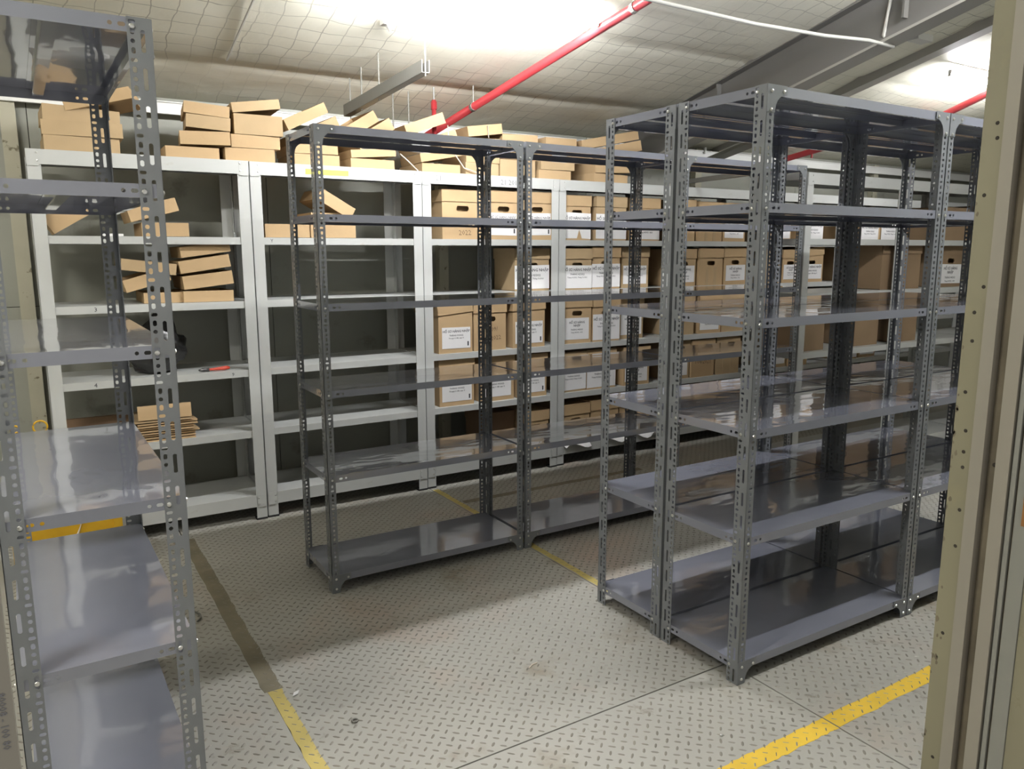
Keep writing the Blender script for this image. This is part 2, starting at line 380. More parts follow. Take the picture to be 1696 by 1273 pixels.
for k in range(26):
    z = rr.choice([rr.uniform(.55, 1.8), rr.uniform(.70, .86), rr.uniform(1.05, 1.25)]); y = -2.4352 - abs(rr.gauss(0, .004)) * (1.8 if .70 < z < .86 else 1); n = 7; r0 = rr.uniform(.0015, .0042)
    b.prism([(r0 * rr.uniform(.5, 1.2) * math.cos(a * 6.283 / n), 1.9 * r0 * rr.uniform(.5, 1.2) * math.sin(a * 6.283 / n)) for a in range(n)], lambda u, v: (.3497, y + min(u, -2.4352 - y), z + v), lambda u, v: (.3501, y + min(u, -2.4352 - y), z + v))
child_at(b.obj('chipped_paint', m_groove), door)['kind'] = 'stuff'
dl = empty('door_2', (-1.06, -2.6, 0)); dl['kind'] = 'structure'
b = MB(); b.box(-1.26, -1.0605, -2.60, -2.588, 0, 2.25); b.box(-1.26, -1.08, -2.588, -2.50, 0, 2.25); child_at(b.obj('frame_plate', m_jamb2), dl)

# ------------------------------------------------------------------ lettering
_tx = {}
def text_mesh(body, size, mat, align='CENTER', bold=0.0, space=1.0):
    key = (body, size, mat.name, align)
    if key in _tx: return _tx[key]
    c = bpy.data.curves.new('lettering', 'FONT'); c.body = body; c.size = size; c.align_x = align; c.align_y = 'CENTER'
    c.resolution_u = 1; c.offset = bold; c.extrude = .0001; c.space_line = space
    o = bpy.data.objects.new('lettering', c); COL.objects.link(o)
    dg = bpy.context.evaluated_depsgraph_get(); me = bpy.data.meshes.new_from_object(o.evaluated_get(dg))
    bpy.data.objects.remove(o); me.materials.clear(); me.materials.append(mat); me.name = 'lettering'
    _tx[key] = me
    return me

t = link('lettering', text_mesh('80008 - 100 80', .0066, m_ink2, 'LEFT'), dl, rot=(R(90), R(90), 0))
t.parent = dl; t.matrix_parent_inverse = Matrix.Translation(-dl.location); t.location = (-1.0665, -2.6004, 1.212)

# ------------------------------------------------------------------ lamps
lamp_text = ['fluorescent tube on the ceiling above the middle racks', 'fluorescent tube glowing beyond the dark rafter, next to the red pipe',
             'warm fluorescent tube over the grey shelving with its end to the door', 'fluorescent tube over the aisle in front of the double racks',
             'fluorescent tube over the far end of the front aisle', 'warm fluorescent tube near the doorway']
for i, (x0, x1, y, z, f, warm) in enumerate(LAMPS):
    L_ = empty('tube_lamp', ((x0 + x1) / 2, y, z)); tag(L_, lamp_text[i], 'lamp', 'ceiling tube lamps')
    h = (x1 - x0) / 2
    b = MB(); b.tube([(-h, 0, 0), (h, 0, 0)], .013, 12); b.obj('tube', tube_mat(f, warm), L_, smooth=True)
    b = MB(); b.prism([(-.007, .018), (.007, .018), (.009, .034), (-.009, .034)], lambda u, v: (-h, u, v), lambda u, v: (h, u, v)); b.obj('housing', m_rail, L_)
    for s_ in (-1, 1):
        b = MB(); b.box(s_ * h - .008, s_ * h + .008, -.010, .010, -.012, .03); b.obj('end_cap', m_rail, L_)

# ------------------------------------------------------------------ pipes, conduit and hung channel
def rp(x, y, d): return (x, y, roof(y) + d)
p1 = empty('sprinkler_pipe', (1.55, .8, 2.5)); tag(p1, 'long red sprinkler pipe slanting under the ceiling over the middle racks', 'pipe')
b = MB(); b.tube([rp(1.318, 1.70, -.125), rp(1.615, -.12, -.125), rp(1.99, -2.4, -.125)], .024, 12); child_at(b.obj('pipe', m_red, smooth=True), p1)
for yy in (1.2, -.05):
    xx = 1.318 + (1.70 - yy) * .1632
    b = MB(); b.tube([rp(xx, yy, -.105), rp(xx, yy, .0)], .004, 6); b.tube([rp(xx, yy - .012, -.125), rp(xx, yy + .012, -.125)], .0265, 12); child_at(b.obj('hanger', m_rod), p1)
p2 = empty('sprinkler_pipe', (5.3, .5, 2.6)); tag(p2, 'red sprinkler pipe beyond the rafter, under the far tube lamp', 'pipe')
b = MB(); b.tube([rp(5.35, 1.1, -.13), rp(5.10, .17, -.13), rp(4.45, -2.3, -.13)], .026, 12); child_at(b.obj('pipe', m_red, smooth=True), p2)
p3 = empty('sprinkler_pipe', (4.9, 1.5, 2.35)); tag(p3, 'short red pipe by the wall, framed by the double rack', 'pipe')
b = MB(); b.tube([(4.86, 1.74, 2.300), (4.95, 1.36, 2.375), (5.05, .95, 2.42)], .026, 12); child_at(b.obj('pipe', m_red, smooth=True), p3)
b = MB(); b.tube([(4.93, 1.45, 2.385), (4.93, 1.45, 2.30)], .01, 8); child_at(b.obj('pipe_stub', m_red), p3)
p4 = empty('sprinkler_drop', (1.173, 1.285, 2.3)); tag(p4, 'upright red sprinkler drop hanging from the ceiling above open carton lids', 'sprinkler')
b = MB(); b.tube([(1.173, 1.285, 2.18), (1.173, 1.285, 2.40)], .014, 10); b.tube([(1.173, 1.285, 2.345), (1.173, 1.285, 2.39)], .019, 10); child_at(b.obj('pipe', m_red, smooth=True), p4)
b = MB(); b.tube([(1.173, 1.285, 2.40), (1.173, 1.285, 2.475)], .006, 8); child_at(b.obj('rod', m_rod), p4)
cdt = empty('conduit', (2.2, -.38, 2.6)); tag(cdt, 'thin white conduit running across the ceiling to the rafter', 'conduit')
b = MB(); b.tube([(.75, -.33, 2.61), (1.453, -.350, 2.597), (2.105, -.362, 2.588), (2.6, -.39, 2.594), (2.931, -.42, 2.608), (3.155, -.416, 2.605)], .0095, 8); child_at(b.obj('tube', m_conduit, smooth=True), cdt)
b = MB(); b.tube([(3.035, -.46, 2.84), (3.04, -.44, 2.72), (3.045, -.425, 2.65), (3.10, -.416, 2.608)], .009, 8); child_at(b.obj('branch', m_conduit, smooth=True), cdt)
b = MB(); b.box(3.31, 3.45, -.46, -.39, 2.66, 2.695); b.tube([(3.155, -.416, 2.615), (3.24, -.42, 2.65), (3.32, -.42, 2.68)], .006, 6); child_at(b.obj('junction_box', m_conduit), cdt)
hc = empty('hung_channel', (.73, 1.0, 2.35)); tag(hc, 'dull steel channel hung on thin rods under the netted ceiling', 'channel')
ya, yb_ = (.763, .54, 2.375), (.622, 1.29, 2.258)
d_ = Vector(yb_) - Vector(ya)
b = MB()
for (o0, o1, z0, z1) in ((-.021, -.018, 0, .062), (.018, .021, 0, .062), (-.021, .021, 0, .003)):
    q = [Vector(ya) + Vector((o, 0, z)) for o, z in ((o0, z0), (o1, z0), (o1, z1), (o0, z1))]
    b.add(q + [p + d_ for p in q], [(0, 1, 2, 3), (4, 5, 6, 7), (0, 1, 5, 4), (1, 2, 6, 5), (2, 3, 7, 6), (3, 0, 4, 7)])
child_at(b.obj('channel', m_rod), hc)
for (x, y, z0) in ((.763, .545, 2.36), (.685, .96, 2.30), (.655, 1.14, 2.27), (.640, 1.28, 2.245)):
    b = MB(); b.tube([(x, y, z0), (x, y, roof(y) - .005)], .004, 6); child_at(b.obj('rod', m_rod), hc)
for k, (x, y, z0) in enumerate(((.948, 1.385, 2.15), (1.04, 1.362, 2.14))):
    b = MB(); b.tube([(x, y, z0), (x, y, roof(y) - .005)], .004, 6)
    tag(b.obj('hanger_rod', m_rod), ['thin loose hanger rod beside the steel channel', 'thin hanger rod nearest the red sprinkler drop'][k], 'rod')
b = MB(); b.box(.57, .64, .60, .65, roof(.62) - .035, roof(.62) - .004); b.prism([(0, 0), (.05, 0), (.02, -.035)], lambda u, v: (.585 + u, .605, roof(.62) - .03 + v), lambda u, v: (.585 + u, .625, roof(.62) - .03 + v))
tag(b.obj('ceiling_clamp', m_conduit), 'small pale clamp fixed to the netted ceiling', 'clamp')

# ------------------------------------------------------------------ grey slotted-angle shelving
H = 2.0; UL = .998; UD = .386
def post_mesh(sx, sy, W=.050, Nn=.034, T=.002):
    b = MB()
    for which in ('w', 'n'):
        if which == 'w': f = lambda u, v, t: (sx * t, sy * u, v); width = W
        else: f = lambda u, v, t: (sx * u, sy * t, v); width = Nn
        split = .028 if which == 'w' else 0.0
        cyc = [(.0044, .0066), (.0047, .0047), (.0044, .0066), (.0072, .0040)]
        n = int(H / .02)
        for i in range(n):
            a, c = cyc[i % 4]
            if which == 'w': b.cell(f, split, W, i * .02, (i + 1) * .02, (split + .0115, i * .02 + .01, a, c), T)
            else: b.cell(f, 0, Nn, i * .02, (i + 1) * .02, (.0185, i * .02 + .01, a, c), T)
        if which == 'w':
            for i in range(int(H / .08)):
                b.cell(f, 0, split, i * .08, (i + 1) * .08, (.0185, i * .08 + .031, .0046, .0235), T)
        b.rim(f, 0, width, 0, H, T)
    return b.mesh('post', m_post)
POSTS = {(sx, sy): post_mesh(sx, sy) for sx in (1, -1) for sy in (1, -1)}

def tray_mesh(L, D, lip, mat, holes=True, t=.0016):
    b = MB(); e = .0025
    x0, x1, y0, y1 = e, L - e, e, D - e
    b.box(x0, x1, y0, y1, -t, 0)
    def lipside(f, length):
        hs = [(.058, .0075, .0045), (.080, .0045, .0045)]
        if not holes:
            b.cell(f, 0, length, -lip, -t, None, t); b.rim(f, 0, length, -lip, -t, t); return
        cuts = [0, .045, .069, .091, length - .091, length - .069, length - .045, length]
        kinds = [None, hs[0], hs[1], None, hs[1], hs[0], None]
        for i in range(7):
            h = kinds[i]
            if h: b.cell(f, cuts[i], cuts[i + 1], -lip, -t, ((cuts[i] + cuts[i + 1]) / 2, -lip * .52, h[1], h[2]), t)
            else: b.cell(f, cuts[i], cuts[i + 1], -lip, -t, None, t)
        b.rim(f, 0, length, -lip, -t, t)
    lipside(lambda u, v, w_: (x0 + u, y0 + w_, v), x1 - x0)
    lipside(lambda u, v, w_: (x0 + u, y1 - w_, v), x1 - x0)
    lipside(lambda u, v, w_: (x0 + w_, y0 + u, v), y1 - y0)
    lipside(lambda u, v, w_: (x1 - w_, y0 + u, v), y1 - y0)
    # the returned edges under the long lips
    b.box(x0, x1, y0 + t, y0 + .012, -lip, -lip + t); b.box(x0, x1, y1 - .012, y1 - t, -lip, -lip + t)
    return b.mesh('shelf', mat)
SHELF = tray_mesh(UL, UD, .031, m_shelf)
b = MB()
b.box(.012, UL - .012, UD / 2 - .03, UD / 2 - .012, -.004, -.0018); b.box(.012, UL - .012, UD / 2 + .012, UD / 2 + .03, -.004, -.0018)
b.box(.012, UL - .012, UD / 2 - .014, UD / 2 + .014, -.024, -.0224)
b.box(.012, UL - .012, UD / 2 - .0155, UD / 2 - .0139, -.0224, -.002); b.box(.012, UL - .012, UD / 2 + .0139, UD / 2 + .0155, -.0224, -.002)
STIFF = b.mesh('stiffener', m_shelf)
def gusset_mesh(sx, up):
    """sx: which way along x; up: +1 plate at the top (hangs down), -1 at the foot"""
    arc = [(.088, 0), (.088, -.026)]
    for k in range(6):
        a = k / 5 * math.pi / 2; arc.append((.036 + .050 * (1 - math.sin(a)), -.026 - .050 * (1 - math.cos(a))))
    arc += [(.036, -.082), (.0, -.082), (0, 0)]
    b = MB(); b.prism(arc, lambda u, v: (sx * u, 0, up * v), lambda u, v: (sx * u, -.0018, up * v))
    return b.mesh('gusset_plate', m_post)
GUS = {(sx, up): gusset_mesh(sx, up) for sx in (1, -1) for up in (1, -1)}
ZS = [1.9985, 1.6456, 1.2784, .9091, .5355, .0835]
b = MB()
for z in ZS:
    for xq, s in ((0, -1), (UL, 1)):
        for yq in (.0395, UD - .0395): b.dome((xq + s * .0005, yq, z - .018), (s, 0, 0), .0062, .0026)
    for yq, s in ((-.0022, -1), (UD + .0022, 1)):
        for xq in (.0185, UL - .0185): b.dome((xq, yq, z - .018), (0, s, 0), .0058, .004)
for yq, s in ((-.0022, -1), (UD + .0022, 1)):
    for xa in (.074, UL - .074):
        for z in (1.982, .0655): b.dome((xa, yq, z), (0, s, 0), .0055, .004)
    for xa in (.0185, UL - .0185):
        for z in (1.925, .02): b.dome((xa, yq, z), (0, s, 0), .0058, .004)
BOLTS = b.mesh('bolts', m_bolt)

def grey_unit(loc, rz, label, group):
    u = empty('shelving_unit', loc, rz); tag(u, label, 'shelving', group)
    for (px_, py_, sx, sy) in ((0, 0, 1, 1), (UL, 0, -1, 1), (0, UD, 1, -1), (UL, UD, -1, -1)):
        link('post', POSTS[(sx, sy)], u, (px_, py_, 0))
    for z in ZS:
        s = link('shelf', SHELF, u, (0, 0, z)); link('stiffener', STIFF, s)
    for z in (1.9995, .0845):
        for px_, sx in ((0, 1), (UL, -1)):
            link('gusset_plate', GUS[(sx, 1)], u, (px_, 0, z)); link('gusset_plate', GUS[(sx, 1)], u, (px_, UD + .0018, z))
    link('bolts', BOLTS, u)['kind'] = 'stuff'
    return u
gA = 'grey units of the single middle row'
grey_unit((0, 0, 0), 0, 'empty dark grey slotted shelving unit at the near end of the single middle row', gA)
grey_unit((1.0124, 0, 0), 0, 'empty dark grey slotted shelving unit, second along the single middle row', gA)
grey_unit((2.0248, 0, 0), 0, 'empty dark grey slotted shelving unit, third and last along the single middle row', gA)
gB = 'grey units of the double row'
grey_unit((.9521, -1.4589, 0), 0, 'empty dark grey shelving unit at the near front corner of the double row', gB)
grey_unit((1.9560, -1.4589, 0), 0, 'empty dark grey shelving unit of the double row, partly behind the door jamb', gB)
grey_unit((.9521, -1.0600, 0), 0, 'empty dark grey shelving unit at the near end, rear half of the double row', gB)
grey_unit((1.9560, -1.0600, 0), 0, 'empty dark grey shelving unit, second along the rear half of the double row', gB)
grey_unit((-.7436, -1.1958, 0), R(90.6), 'empty dark grey shelving unit nearest the doorway, standing end-on with five broad shelf tops', None)

# ------------------------------------------------------------------ white racks along the wall
WL = 1.0; WD = .45; WH = 1.9646
WZ = [1.9646, 1.570, 1.232, .858, .515, .143]
def wpost_mesh(sx, sy):
    b = MB(); T = .0022
    f = lambda u, v, t: (sx * u, sy * t, v)
    b.cell(f, 0, .058, .012, WH, None, T); b.rim(f, 0, .058, .012, WH, T)
    g = lambda u, v, t: (sx * t, sy * u, v)
    n = int((WH - .012) / .06)
    for i in range(n):
        z0 = .012 + i * .06; z1 = z0 + .06 if i < n - 1 else WH
        b.cell(g, 0, .042, z0, z1, (.024, z0 + .03, .0045, .0055), T)
    b.rim(g, 0, .042, .012, WH, T)
    return b.mesh('post', m_white)
WP = {(sx, sy): wpost_mesh(sx, sy) for sx in (1, -1) for sy in (1, -1)}
WSHELF = tray_mesh(WL, WD - .006, .038, m_white, holes=False)
b = MB(); b.box(.056, WL - .056, -.0012, .0012, -.068, 0); b.box(.0, WL, -.0034, -.0012, -.068, 0); WBEAM = b.mesh('beam', m_white)
b = MB(); b.box(.056, WL - .056, -.0022, .0012, -.068, 0); WBEAM2 = b.mesh('beam', m_white)
b = MB()
for xa, s in ((0, 1), (WL, -1)):
    for z in (WH - .016, WH - .052, .128, .092):
        b.dome((xa + s * .044, -.0036, z), (0, -1, 0), .0052, .0035); b.dome((xa + s * .018, -.0036, z), (0, -1, 0), .0026, .001, 6)
WRIV = b.mesh('rivets', m_bolt)
b = MB(); b.box(0, .06, 0, .045, 0, .012); WFOOT = b.mesh('foot', m_rubber)
b = MB(); b.box(.004, .05, -.0046, -.0036, -.076, -.004); WPLATE = b.mesh('corner_plate', m_white)
RACKS = []
def white_rack(x, y, label, group):
    u = empty('white_rack', (x, y, 0)); tag(u, label, 'shelving', group)
    for (px_, py_, sx, sy) in ((0, 0, 1, 1), (WL, 0, -1, 1), (0, WD, 1, -1), (WL, WD, -1, -1)):
        link('post', WP[(sx, sy)], u, (px_, py_, 0))
        link('foot', WFOOT, u, (px_ if sx > 0 else px_ - .06, py_ if sy > 0 else py_ - .045, 0))
    for z in WZ: link('shelf', WSHELF, u, (0, .003, z))
    link('beam', WBEAM, u, (0, 0, WH)); link('beam', WBEAM2, u, (0, 0, .146))
    for z in (WH, .152):
        link('corner_plate', WPLATE, u, (0, 0, z)); link('corner_plate', WPLATE, u, (WL - .054, 0, z))
    link('rivets', WRIV, u)['kind'] = 'stuff'
    RACKS.append(u); return u
ordw = ['first', 'second', 'third', 'fourth', 'fifth', 'sixth', 'seventh', 'eighth', 'ninth']
wtext = ['white wall rack with a black bag and loose carton lids, first of the long row', 'white wall rack with three bare shelves, second of the long row',
         'white wall rack half filled with archive cartons, third of the long row', 'white wall rack full of labelled cartons, fourth of the long row',
         'white wall rack with cartons glimpsed past the double row, fifth of the long row', 'white wall rack, sixth of the long row, behind the end of the grey row',
         'white wall rack, seventh of the long row, behind the darker free rack', 'white wall rack, eighth and farthest of the long row']
def wy(x): return 1.168 + .0086 * (x - .022)
for k in range(-1, 7):
    x = .0254 + k * 1.0067
    white_rack(x, wy(x), wtext[k + 1], 'white racks along the back wall')
ctext = ['white rack with dark cartons joined to the far end of the single grey row', 'white rack second beyond the single grey row, half hidden by the double row', 'white rack farthest beyond the single grey row, beside the door jamb']
for k in range(3):
    white_rack(3.045 + k * 1.006, 0.005, ctext[k], 'white racks beyond the grey row')

def beam_mark(rack, body, x, z, size, mat=m_marker, rot=0):
    o = link('shelf_mark', text_mesh(body, size, mat), rack, (x, -.0042 if z > 1.9 else .0045, z), (R(90), rot, 0)); return o
beam_mark(RACKS[2], '21', .11, 1.93, .045, m_ink2); beam_mark(RACKS[2], '21 2016', .62, 1.925, .045, m_ink2)
beam_mark(RACKS[0], '3', .23, 1.213, .03, m_ink); beam_mark(RACKS[0], '4', .20, .838, .03, m_ink); beam_mark(RACKS[0], '9', .86, .838, .028, m_ink)
beam_mark(RACKS[1], 'Y', .10, 1.552, .026, m_ink)
b = MB(); b.box(.30, .545, -.0055, -.0038, 1.914, 1.942); o = b.obj('tape_label', m_stick, RACKS[1]); o['label'] = 'yellow tape label on the top beam'
b = MB(); b.box(.735, .77, -.002, .002, -.0385 + 1.57, 1.571); o = b.obj('sticker', m_stick, RACKS[6]); o['label'] = 'small yellow sticker'

# ------------------------------------------------------------------ archive cartons
SHELF_W = {1: 'top tier', 2: 'second tier', 3: 'third tier', 4: 'fourth tier', 5: 'lowest tier'}
LBL = [('HỒ SƠ HÀNG NHẬP', 'THÁNG 09/2022', 'Từ ngày 01 đến ngày 15'), ('HỒ SƠ HÀNG NHẬP', 'THÁNG 02/2022', 'Tháng 01/2022, Tháng 12-2021'),
       ('HỒ SƠ HÀNG\nNHẬP', 'THÁNG 04/2022', 'Tháng 04/2022 - 2022')]
def carton(x0, x1, y, z, h, label_kind, text, group, yaw=0., lid_tilt=0., mat=None, scrawl=None, variant=0, hand=True, depth=.34, torn=False, tape=False, code=False):
    W = x1 - x0; mat = mat or m_kraft; lidh = .072; t = .004; e = .006
    u = empty('archive_carton', (x0, y, z), yaw); tag(u, text, 'carton', group)
    b = MB(); bw0, bw1 = e, W - e
    f = lambda a, v, w_: (a, w_, v)
    b.cell(f, bw0, bw1, 0, h - .002, (W / 2, h - lidh - .042, .043, .0165), t) if hand else b.cell(f, bw0, bw1, 0, h - .002, None, t)
    b.rim(f, bw0, bw1, 0, h - .002, t)
    b.box(bw0, bw0 + t, t, depth, 0, h - .002); b.box(bw1 - t, bw1, t, depth, 0, h - .002); b.box(bw0, bw1, depth - t, depth, 0, h - .002); b.box(bw0, bw1, t, depth, 0, t)
    if hand: b.box(bw0 + .01, bw1 - .01, .05, .055, .02, h - .02)
    b.obj('body', mat, u)
    b = MB(); b.box(0, W, -.006, depth + .006, lidh - t, lidh); b.box(0, W, -.006, -.002, 0, lidh); b.box(0, W, depth + .002, depth + .006, 0, lidh)
    b.box(0, t, -.006, depth, 0, lidh); b.box(W - t, W, -.006, depth, 0, lidh)
    b.obj('lid', mat, u, (0, 0, h - lidh), (0, -R(lid_tilt), 0))
    if label_kind:
        hh = h - lidh
        lw, lh, lz = {'big': (.90 * W, .62 * hh, .02), 'mid': (.82 * W, .60 * hh, .028), 'low': (.80 * W, .56 * hh, .03), 'wide': (.97 * W, .74 * hh, .012)}[label_kind]
        lx = W / 2 - lw / 2 + (random.uniform(-.006, .006) if lw < .9 * W else 0)
        b = MB()
        if torn:
            b.prism([(0, 0), (lw * .5, 0), (lw * .58, lh * .36), (lw * .68, 0), (lw, -.004), (lw, lh), (0, lh * 1.04)], lambda a, c: (a, -.0012, c), lambda a, c: (a, 0, c))
        else:
            j = random.uniform(-.004, .004)
            b.prism([(0, 0), (lw, j), (lw, lh + j), (0, lh)], lambda a, c: (a, -.0012, c), lambda a, c: (a, 0, c))
        lb = b.obj('paper_label', m_paper, u, (lx, -.0005, lz)); lb['label'] = 'white paper label with black print'
        L3 = LBL[variant]
        two = '\n' in L3[0]; k = lw / .235
        top = lh * .80
        link('lettering', text_mesh(L3[0], .0245, m_ink, 'CENTER', .0004), lb, (lw / 2, -.0016, top - (.016 if two else 0) * k), (R(90), 0, 0), (k, k, k))
        link('lettering', text_mesh(L3[1], .0165, m_ink, 'CENTER', .0002), lb, (lw / 2, -.0016, top - (.060 if two else .030) * k), (R(90), 0, 0), (k, k, k))
        link('lettering', text_mesh(L3[2], .0128, m_ink, 'CENTER', .0001), lb, (lw / 2, -.0016, top - (.082 if two else .050) * k), (R(90), 0, 0), (k, k, k))
        if code:
            b = MB(); b.box(lw - .022, lw - .012, -.0018, -.0012, .012, .040); b.obj('printed_mark', m_ink, lb)
    if scrawl:
        for body, sx_, sz_, size in scrawl:
            link('handwriting', text_mesh(body, size, m_marker), u, (W * sx_, -.0012, h * sz_), (R(90), R(random.uniform(-4, 4)), 0))
    if tape:
        b = MB(); b.box(W * .30, W * .40, -.001, 0, .0, h * .5); b.box(W * .62, W * .74, -.001, 0, 0, h * .5); o = b.obj('packing_tape', m_kraft2, u)
    return u

def nm(lv, n, k, extra): return 'kraft carton %s, %s of the %s on the %s of the %s wall rack' % (extra, ordw[n], 'cartons', SHELF_W[lv], ordw[k])
C = []
# (rack number in the row, tier, [(x0, x1, options)])
DATA = [
 (3, 1, .305, [(1.176, 1.472, dict(label_kind=None, extra='with scrawled date', scrawl=[('Tháng 06', .52, .36, .042), ('2022', .55, .13, .045)], y=1.205)),
               (1.489, 1.738, dict(label_kind='mid', extra='with hand hole', variant=0, code=True)), (1.752, 2.006, dict(label_kind='mid', extra='next to the post', variant=0, code=True))]),
 (3, 2, .285, [(1.735, 2.010, dict(label_kind='wide', extra='alone and half shaded', variant=1, y=1.25, yaw=-.06, depth=.30))]),
 (3, 3, .315, [(1.130, 1.382, dict(label_kind='low', extra='with its lid askew', variant=0, lid_tilt=5, hand=False, code=True)), (1.386, 1.640, dict(label_kind=None, extra='with scrawled numbers', scrawl=[('T.   09/', .5, .42, .040), ('T.   /2022', .52, .24, .040)])),
               (1.680, 1.945, dict(label_kind='mid', extra='by the post', variant=0, lid_tilt=2, code=True, hand=False))]),
 (3, 4, .300, [(1.135, 1.395, dict(label_kind='mid', extra='clean label', variant=0, code=True, y=1.20)), (1.44, 1.708, dict(label_kind='mid', extra='middle one', variant=0, y=1.20)), (1.722, 1.968, dict(label_kind='mid', extra='by the post', variant=0, code=True))]),
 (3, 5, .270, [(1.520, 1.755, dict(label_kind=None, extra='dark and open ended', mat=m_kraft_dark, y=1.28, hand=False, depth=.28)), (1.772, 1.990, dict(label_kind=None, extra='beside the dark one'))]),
 (4, 1, .300, [(2.092, 2.332, dict(label_kind='wide', extra='with torn label', variant=1, torn=True)), (2.372, 2.655, dict(label_kind='wide', extra='with broad label', variant=1)), (2.700, 2.965, dict(label_kind='wide', extra='with curled label', variant=2))]),
 (4, 2, .288, [(2.084, 2.336, dict(label_kind='wide', extra='broad label', variant=1)), (2.338, 2.598, dict(label_kind='wide', extra='broad label', variant=1)), (2.628, 2.895, dict(label_kind='mid', extra='with a gap before it', variant=1, y=1.22))]),
 (4, 3, .318, [(2.098, 2.352, dict(label_kind='mid', extra='square label', variant=2)), (2.357, 2.604, dict(label_kind='wide', extra='crumpled label', variant=1)), (2.625, 2.868, dict(label_kind='mid', extra='narrow front', variant=2, y=1.23))]),
 (4, 4, .290, [(2.085, 2.312, dict(label_kind='wide', extra='broad label', variant=1)), (2.315, 2.580, dict(label_kind='wide', extra='broad label', variant=1)), (2.640, 2.898, dict(label_kind='mid', extra='set apart', variant=2))]),
 (4, 5, .285, [(2.086, 2.338, dict(label_kind=None, extra='plain')), (2.343, 2.606, dict(label_kind=None, extra='plain')), (2.610, 2.840, dict(label_kind=None, extra='narrow plain'))]),
 (5, 1, .300, [(3.100, 3.336, dict(label_kind=None, extra='plain')), (3.348, 3.612, dict(label_kind=None, extra='taped', tape=True)), (3.633, 3.897, dict(label_kind='mid', extra='labelled', variant=2))]),
 (5, 2, .286, [(3.100, 3.360, dict(label_kind='mid', extra='labelled', variant=2)), (3.378, 3.647, dict(label_kind=None, extra='taped', tape=True)), (3.654, 3.920, dict(label_kind='low', extra='small label', variant=2))]),
 (5, 3, .305, [(3.100, 3.366, dict(label_kind=None, extra='plain', tape=True)), (3.398, 3.644, dict(label_kind='mid', extra='labelled', variant=2)), (3.650, 3.905, dict(label_kind=None, extra='plain'))]),
 (5, 4, .300, [(3.100, 3.328, dict(label_kind='mid', extra='labelled', variant=2)), (3.334, 3.596, dict(label_kind=None, extra='with scrawled month', scrawl=[('T04/2021', .5, .40, .048)], hand=True)), (3.612, 3.880, dict(label_kind=None, extra='taped', tape=True))]),
 (5, 5, .285, [(3.110, 3.350, dict(label_kind=None, extra='plain')), (3.370, 3.63, dict(label_kind=None, extra='plain'))]),
 (6, 1, .290, [(4.190, 4.448, dict(label_kind='mid', extra='labelled', variant=1)), (4.570, 4.860, dict(label_kind='wide', extra='broad label', variant=1))]),
 (6, 2, .275, [(4.135, 4.338, dict(label_kind=None, extra='plain')), (4.346, 4.558, dict(label_kind='mid', extra='labelled', variant=2)), (4.588, 4.900, dict(label_kind='mid', extra='with sloping lid', variant=0, lid_tilt=5))]),
 (6, 3, .290, [(4.215, 4.468, dict(label_kind='mid', extra='labelled', variant=1)), (4.615, 4.898, dict(label_kind='wide', extra='broad label', variant=1))]),
 (6, 4, .280, [(4.228, 4.480, dict(label_kind='mid', extra='labelled', variant=1)), (4.490, 4.736, dict(label_kind=None, extra='plain'))]),
 (7, 1, .290, [(5.110, 5.350, dict(label_kind='wide', extra='broad label', variant=0)), (5.378, 5.690, dict(label_kind='mid', extra='orange brown', variant=1)), (5.695, 5.985, dict(label_kind='wide', extra='broad label', variant=1))]),
 (7, 2, .285, [(5.150, 5.380, dict(label_kind=None, extra='plain')), (5.395, 5.720, dict(label_kind='mid', extra='clean label', variant=1))]),
 (7, 3, .290, [(5.13, 5.40, dict(label_kind='mid', extra='labelled', variant=0)), (5.44, 5.72, dict(label_kind=None, extra='plain'))]),
 (7, 4, .280, [(5.20, 5.46, dict(label_kind='wide', extra='broad label', variant=0)), (5.5, 5.76, dict(label_kind='mid', extra='labelled', variant=0))]),
 (8, 1, .290, [(6.12, 6.40, dict(label_kind='mid', extra='labelled', variant=0)), (6.45, 6.74, dict(label_kind='wide', extra='broad label', variant=0))]),
 (8, 2, .290, [(6.14, 6.42, dict(label_kind='mid', extra='labelled', variant=0)), (6.46, 6.75, dict(label_kind=None, extra='plain'))]),
]
for k, lv, h, items in DATA:
    for n, (x0, x1, o) in enumerate(items):
        o = dict(o); extra = o.pop('extra'); y = o.pop('y', 1.19 + random.uniform(-.006, .012)) + .0086 * x0
        kind = o.pop('label_kind')
        if len(items) == 1: lab = 'lone kraft carton, %s, %s of %s wall rack' % (extra, SHELF_W[lv], ordw[k - 1])
        else: lab = 'kraft carton, %s, %s along, %s of %s wall rack' % (extra, ordw[n], SHELF_W[lv], ordw[k - 1])
        carton(x0, x1, y, WZ[lv] + .0005, h + random.uniform(-.006, .006), kind, lab, 'archive cartons in the wall racks', mat=o.pop('mat', m_kraft if random.random() < .7 else m_kraft2), yaw=o.pop('yaw', random.uniform(-.02, .02)), **o)
# cartons on the racks beyond the grey row, shade painted into the card
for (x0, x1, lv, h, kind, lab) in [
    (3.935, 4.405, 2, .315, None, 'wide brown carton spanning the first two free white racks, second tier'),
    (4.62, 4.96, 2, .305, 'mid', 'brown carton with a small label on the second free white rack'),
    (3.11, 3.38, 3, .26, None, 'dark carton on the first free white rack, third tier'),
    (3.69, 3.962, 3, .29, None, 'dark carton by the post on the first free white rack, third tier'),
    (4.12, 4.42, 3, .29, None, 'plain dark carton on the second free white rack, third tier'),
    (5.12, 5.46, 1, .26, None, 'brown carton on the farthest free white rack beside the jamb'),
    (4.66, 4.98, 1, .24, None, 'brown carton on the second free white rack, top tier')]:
    carton(x0, x1, .065, WZ[lv] + .0005, h, kind, lab, 'cartons on the free white racks', mat=m_kraft_shaded, hand=kind is not None, variant=2)

